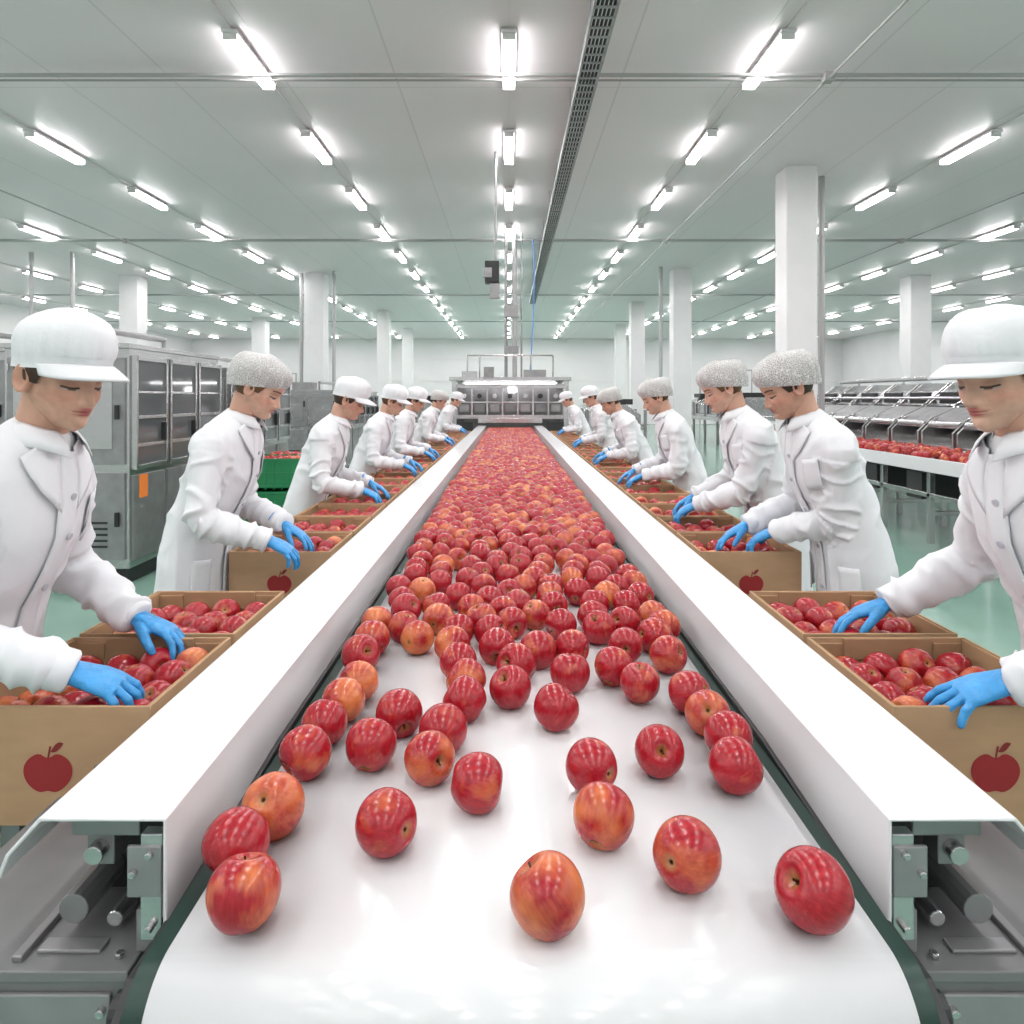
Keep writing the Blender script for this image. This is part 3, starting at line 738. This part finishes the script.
    for (sd,Wt,HD,fa,E,S) in info:
        z=(Vector((0,0,1))-HD*HD.z); z=(z+Vector((0,sd*.15,0))).normalized(); yv=z.cross(HD).normalized(); z=HD.cross(yv)
        M=Matrix((HD,yv,z)).transposed().to_4x4(); M.translation=Wt
        o=bpy.data.objects.new('gloved_hand_%s'%('left' if sd>0 else 'right'),HANDS[(-sd,0 if R.random()<.6 else 1)]); link(o,e); o.matrix_local=M
        g=G(); g.add(*tube([Wt-fa*.045,Wt-fa*.04,Wt-fa*.005,Wt+fa*.0],[.037,.042,.041,.035],24)); g.obj('cuff_%d'%(1 if sd>0 else 2),[M_coat],e,smooth=True)
    g=G()
    for sd in (-1,1):
        g.add(*tube([(-.03,sd*.09,.88),(-.035,sd*.095,.70),(-.04,sd*.10,.48),(-.045,sd*.105,.25),(-.05,sd*.105,.07)],[.085,.082,.070,.066,.065],20))
    g.obj('trousers',[M_trs],e,smooth=True)
    g=G()
    for sd in (-1,1):
        rings=[]
        for (x,hy,h) in [(-.085,.012,.03),(-.078,.028,.065),(-.03,.035,.085),(.03,.037,.075),(.09,.042,.055),(.14,.040,.045),(.168,.028,.035),(.178,.010,.02)]:
            rings.append([(x-.03,sd*.105+hy*math.cos(t),h/2+h/2*math.sin(t)+.001) for t in [2*math.pi*k/20 for k in range(20)]])
        g.add(*loft(rings))
    g.obj('shoes',[M_shoe],e,smooth=True)
    return e
HZ=1.0
# left side (facing the belt)
worker(-1,-1.20,1.56,[(-.80,1.42,HZ-.005,-1),(-.85,1.77,HZ-.005,1)],'cap',head=0,hyaw=-.38,pitch=.28,near=True,hd=-.22)
worker(-1,-1.215,2.78,[(-.83,2.62,HZ,-1),(-.86,2.92,HZ,1)],'net',head=3,hyaw=.05,pitch=.48,near=True,lean=-.06)
worker(-1,-1.20,4.2,[(-.78,4.06,HZ,-1),(-.80,4.4,HZ,1)],'cap',head=0,hyaw=.08,pitch=.42,near=True,scale=1.0,lean=-.01)
worker(-1,-1.19,5.75,[(-.78,5.6,HZ,-1),(-.76,5.9,HZ,1)],'cap',head=1,pitch=.38,scale=.99,lean=-.01)
worker(-1,-1.19,7.1,[(-.78,6.95,HZ,-1),(-.76,7.3,HZ,1)],'cap',head=2,pitch=.35,lean=.0,scale=.99)
worker(-1,-1.20,9.2,[(-.78,9.1,HZ,-1),(-.76,9.4,HZ,1)],'net',head=0,pitch=.45,lean=.07,scale=1.)
worker(-1,-1.20,12.0,[(-.78,11.9,HZ,-1),(-.76,12.2,HZ,1)],'cap',head=1,pitch=.4,lean=.08,scale=1.)
# right side
worker(1,1.265,1.50,[(.90,1.38,HZ-.005,1),(.935,1.90,HZ,-1)],'cap',head=1,hyaw=.30,pitch=.25,near=True,scale=1.03,hd=-.22,lean=-.04)
worker(1,1.28,2.66,[(.98,2.78,HZ+.01,1),(.915,2.93,HZ,-1)],'net',head=2,hyaw=-.06,pitch=.46,near=True,scale=1.03,lean=-.06)
worker(1,1.28,3.45,[(.86,3.50,HZ,1),(.92,3.78,HZ,-1)],'net',head=3,hyaw=-.08,pitch=.42,near=True,scale=1.035,lean=-.05)
worker(1,1.26,4.9,[(.86,4.85,HZ,1),(.85,5.15,HZ,-1)],'net',head=1,pitch=.44,scale=1.01,lean=-.03)
worker(1,1.25,6.6,[(.85,6.5,HZ,1),(.85,6.8,HZ,-1)],'net',head=2,pitch=.55,lean=.07,scale=1.)
worker(1,1.25,8.8,[(.85,8.7,HZ,1),(.85,9.0,HZ,-1)],'cap',head=0,pitch=.38,scale=1.01)
worker(1,1.25,11.6,[(.85,11.5,HZ,1),(.85,11.8,HZ,-1)],'cap',head=1,pitch=.45,lean=.06,scale=1.)

# ------------------------------------------------------------------ background machines
def cabinet(x0,x1,y0,y1,h,face):
    e=empty('sorting_machine_cabinet'); g=G()
    g.box(x0,x1,y0,y1,.14,h,0); g.box(x0+.04,x1-.04,y0+.04,y1-.04,0,.14,1)
    nx=2
    for i in range(nx):
        a=x0+(x1-x0)*i/nx+.03; b=x0+(x1-x0)*(i+1)/nx-.03
        g.box(a,b,y0-.02,y0,.22,.95,2); g.box(a,b,y0-.02,y0,1.02,h-.08,2)
        g.box(a+.06,b-.10,y0-.03,y0-.02,1.15,h-.25,0)
        g.box(b-.07,b-.04,y0-.05,y0-.02,.5,.62,1); g.box(b-.07,b-.04,y0-.05,y0-.02,1.4,1.52,1)
        for q in range(5): g.box(a+.1,b-.14,y0-.026,y0-.02,.32+.05*q,.34+.05*q,1)
        for zz in (.3,.85,1.1,h-.16): g.cyl((a+.015,y0-.03,zz-.03),(a+.015,y0-.03,zz+.03),.012,8,0)
    g.box(x0-.02,x1+.02,y0-.04,y1+.02,h,h+.04,0)
    ny=max(2,int((y1-y0)/.55)); xf=x1 if face>0 else x0
    for i in range(ny):
        a=y0+(y1-y0)*i/ny+.035; b=y0+(y1-y0)*(i+1)/ny-.035
        xa,xb=sorted((xf,xf+face*.03)); 
        g.box(xa,xb,a,b,1.0,h-.08,3)
        for (p,q) in ((a-.012,a+.02),(b-.02,b+.012)):
            xc,xd=sorted((xf,xf+face*.05)); g.box(xc,xd,p,q,.98,h-.06,0)
        xc,xd=sorted((xf,xf+face*.05)); g.box(xc,xd,a,b,.97,1.01,0); g.box(xc,xd,a,b,h-.1,h-.06,0); g.box(xc,xd,a,b,1.4,1.43,0)
        xa,xb=sorted((xf,xf+face*.02)); g.box(xa,xb,a,b,.2,.92,2)
        xa,xb=sorted((xf+face*.03,xf+face*.07)); g.box(xa,xb,b-.08,b-.05,1.2,1.36,1)
    xa,xb=sorted((xf,xf+face*.034)); g.box(xa,xb,y0+.05,y1-.05,1.16,1.19,0); g.box(xa,xb,y0+.05,y1-.05,1.62,1.64,0)
    g.box(x0+.2,x0+.6,y0+.2,y0+.6,h+.04,h+.2,2); g.cyl((x1-.5,y0+.4,h+.2),(x1-.5,y1-.2,h+.2),.03,10,2); g.cyl((x1-.5,y0+.4,h+.04),(x1-.5,y0+.4,h+.2),.02,8,2); g.cyl((x1-.5,y1-.2,h+.04),(x1-.5,y1-.2,h+.2),.02,8,2)
    xa,xb=sorted((xf+face*.02,xf+face*.024)); g.box(xa,xb,y0+.12,y0+.26,.72,.92,4)
    g.obj('body',[M_steel,M_dark,M_steel_d,M_glass,M_orange],e,bevel=.006)
cabinet(-4.25,-3.2,5.9,7.7,2.0,1)
cabinet(-4.4,-3.35,8.3,10.6,1.9,1)
cabinet(-7.4,-4.7,6.6,8.6,2.02,1)
cabinet(-8.5,-6.8,12,15,2.1,1)
cabinet(-4.6,-3.4,14.,18.,1.7,1)
cabinet(-16.,-13.,16.,20.,2.3,1)

def crates(x,y,n):
    e=empty('crate_stack',(x,y,0)); g=G()
    for k in range(n):
        z=.003+k*.33; w,d,h=.30,.20,.31
        g.box(-w,w,-d,d,z,z+.02)
        for (a,b,c,dd) in ((-w,w,-d,-d+.012),(-w,w,d-.012,d),(-w,-w+.012,-d,d),(w-.012,w,-d,d)): g.box(a,b,c,dd,z,z+h)
        for zz in (z+.02,z+.15,z+.285): 
            g.box(-w-.012,w+.012,-d-.012,-d,zz,zz+.022); g.box(-w-.012,w+.012,d,d+.012,zz,zz+.022); g.box(-w-.012,-w,-d,d,zz,zz+.022); g.box(w,w+.012,-d,d,zz,zz+.022)
        for i in range(7):
            xx=-w+.05+i*(2*w-.1)/6; g.box(xx-.006,xx+.006,-d-.010,-d,z,z+h)
    g.obj('crates',[M_crate],e)
    its=[(-.23+.092*i,-.12+.12*j,.003+n*.33-.05,.09,A_LO) for i in range(6) for j in range(3)]
    apple_mass('apples',its,e)
crates(-2.35,7.2,3); crates(-2.35,7.75,3); crates(-2.3,9.1,2)

e=empty('grading_line'); g=G()
ya,yb=5.6,13.5
g.box(4.55,5.35,ya,yb,.84,.885,1)
g.box(4.52,4.55,ya,yb,.78,.93,1); g.box(5.35,5.38,ya,yb,.84,.95,1)
for yy in np.arange(ya+.1,yb,.95):
    for xx in (4.58,5.3,6.6): g.box(xx-.03,xx+.03,yy-.03,yy+.03,0,.84,0)
    g.box(4.58,6.6,yy-.02,yy+.02,.30,.35,0); g.box(4.6,5.2,yy+.2,yy+.5,.45,.75,2); g.cyl((4.7,yy+.35,.55),(5.4,yy+.35,.55),.07,14,0)
g.box(4.55,4.6,ya,yb,.5,.55,0)
for yy in np.arange(ya,yb-.6,.72):
    prof=[(5.38,.86),(5.38,1.15),(5.55,1.32),(5.8,1.42),(6.25,1.80),(6.6,1.80),(6.7,1.6),(6.7,.86)]
    g.prism(prof,'y',yy,yy+.03,0); g.prism(prof,'y',yy+.63,yy+.66,0)
    g.prism([(5.42,.95),(5.42,.98),(6.3,1.68),(6.5,1.68),(6.5,.95)],'y',yy+.03,yy+.63,0)
    g.prism([(5.55,1.24),(5.60,1.34),(5.85,1.46),(5.88,1.40)],'y',yy-.01,yy+.67,3)
    g.cyl((5.5,yy+.02,1.24),(5.5,yy+.64,1.24),.045,14,0)
    g.box(6.0,6.05,yy+.1,yy+.56,1.5,1.66,2)
g.cyl((6.4,ya,1.88),(6.4,yb,1.88),.035,10,0); g.cyl((5.9,ya,1.58),(5.9,yb,1.58),.02,8,0)
for yy in np.arange(ya,yb,1.44): g.cyl((6.4,yy,1.76),(6.4,yy,1.88),.02,8,0)
g.obj('frame',[M_steel,M_white,M_dark,M_steel_d],e,bevel=.004)
its=[]
for k in range(680): its.append((R.uniform(4.62,5.28),R.uniform(ya+.05,yb-.05),.885+.045+(R.random()<.25)*.03,.09,A_LO))
apple_mass('apples',its,e)

for (x,y,w,d,h) in [(9,16,2.4,6,1.5),(8,25,2,6,1.6),(-9,24,3,7,1.7),(14,22,3,6,1.8),(-2.6,22.5,1.6,5,1.5),(3.0,22,1.4,6,1.4),(12.,11.,2.2,5,1.6)]:
    e=empty('packing_machine',(x,y,0)); g=G()
    for sx in (-1,1):
        for k in range(5):
            yy=-d/2+d*k/4; g.box(sx*w/2-.04,sx*w/2+.04,yy-.04,yy+.04,0,h*.9,1)
        g.box(sx*w/2-.05,sx*w/2+.05,-d/2,d/2,h*.5,h*.58,0)
    g.box(-w/2,w/2,-d/2,d/2,h*.58,h*.63,0)
    for k in range(4):
        yy=-d/2+d*k/4+.1; g.prism([(-w/2+.1,h*.63),(-w/2+.1,h*.85),(-w/2+.5,h),(w/2-.5,h),(w/2-.1,h*.8),(w/2-.1,h*.63)],'y',yy,yy+d/4-.25,0)
        g.box(-w/2+.3,w/2-.3,yy+.1,yy+d/4-.5,h,h+.15,2)
    g.obj('frame',[M_steel,M_steel_d,M_dark],e,bevel=.01)

e=empty('optical_sorting_tunnel'); g=G()
ty=14.1
for xx in (-1.1,1.15):
    for yy in (ty,ty+1.6): g.box(xx-.05,xx+.05,yy-.05,yy+.05,0,1.98,0)
    g.box(xx-.03,xx+.03,ty,ty+1.6,.4,1.2,1)
g.box(-1.2,1.25,ty-.1,ty+1.7,1.93,2.0,0)
g.box(-1.1,1.15,ty-.03,ty+.02,1.16,1.24,0); g.box(-1.1,1.15,ty-.03,ty+.02,1.78,1.86,0); g.box(-1.1,1.15,ty-.02,ty+.01,1.48,1.51,0)
for k in range(8):
    xx=-1.05+2.15*k/7; g.box(xx-.02,xx+.02,ty-.025,ty+.02,1.24,1.78,0)
    if k<7: g.box(xx+.06,xx+.24,ty-.03,ty-.005,1.30,1.45,3 if k%2 else 1); g.cyl((xx+.15,ty-.04,1.62),(xx+.15,ty+.2,1.62),.05,12,2 if k%2 else 0)
g.box(-1.05,1.1,ty+.25,ty+.3,1.22,1.8,3)
g.box(-1.1,1.15,ty+1.55,ty+1.6,0,1.9,1)
g.box(-.62,.67,ty-.08,ty+.1,1.08,1.18,0)
g.box(-.5,-.3,ty-.2,ty,2.0,2.2,1); g.box(.3,.75,ty,ty+.4,2.0,2.15,1); g.box(-.95,-.65,ty,ty+.5,2.0,2.12,0)
for xx in (-.85,-.6,.45,.9): g.cyl((xx,ty+.2,2.0),(xx,ty+.2,2.45),.018,8,0)
g.cyl((-.85,ty+.2,2.45),(.9,ty+.2,2.45),.018,8,0)
g.box(-1.1,-.72,ty-.02,ty+.02,.3,1.1,2); g.box(.77,1.15,ty-.02,ty+.02,.3,1.1,2)
g.obj('housing',[M_steel,M_steel_d,M_dark,M_alu],e,bevel=.004)
g=G(); g.box(-.01,.13,ty-.09,ty-.05,1.69,1.80); g.box(-.9,.95,ty+.1,ty+.14,1.87,1.90); g.obj('inspection_lamp',[M_lamp],e)
g=G()
for xx,r in ((-.06,.035),(.12,.05),(.26,.02)): g.cyl((xx,ty+.4,2.0),(xx,ty+.4,HC-.14),r,14,0 if r<.05 else 1)
g.box(-.1,.2,ty+.3,ty+.5,3.25,3.5,0); g.box(-.1,.2,ty+.3,ty+.5,2.5,2.65,0)
g.obj('supply_mast',[M_steel_d,M_pipe],e)
g=G(); P=[(.5,ty+.2,HC-.3),(.52,ty+.2,4.2),(.50,ty+.2,3.2),(.46,ty+.2,2.5),(.42,ty+.2,2.0)]; g.add(*tube(P,[.012]*5,10)); g.obj('hose',[M_blue],e,smooth=True)
e=empty('hanging_sensor_box',(-.24,10.,0)); g=G()
g.box(-.10,.10,-.12,.12,3.22,3.52,0); g.box(-.12,.0,-.14,-.12,3.28,3.42,1); g.cyl((.05,0,3.5),(.05,0,HC-.03),.02,12,1); g.box(-.03,.11,-.06,.06,3.0,3.22,1)
g.obj('box',[M_dark,M_steel_d],e,bevel=.005)

# ------------------------------------------------------------------ world + camera
w=bpy.data.worlds.new('World'); scene.world=w; w.use_nodes=True
w.node_tree.nodes['Background'].inputs[0].default_value=(.8,.8,.8,1); w.node_tree.nodes['Background'].inputs[1].default_value=.3
cam=bpy.data.cameras.new('camera'); co=bpy.data.objects.new('camera',cam); link(co)
co.location=(0,0,1.58); co.rotation_euler=(math.pi/2,0,0)
cam.sensor_width=36; cam.lens=36*700/1024; cam.shift_x=.003; cam.shift_y=-114/1024; cam.clip_start=.02; cam.clip_end=200
scene.camera=co
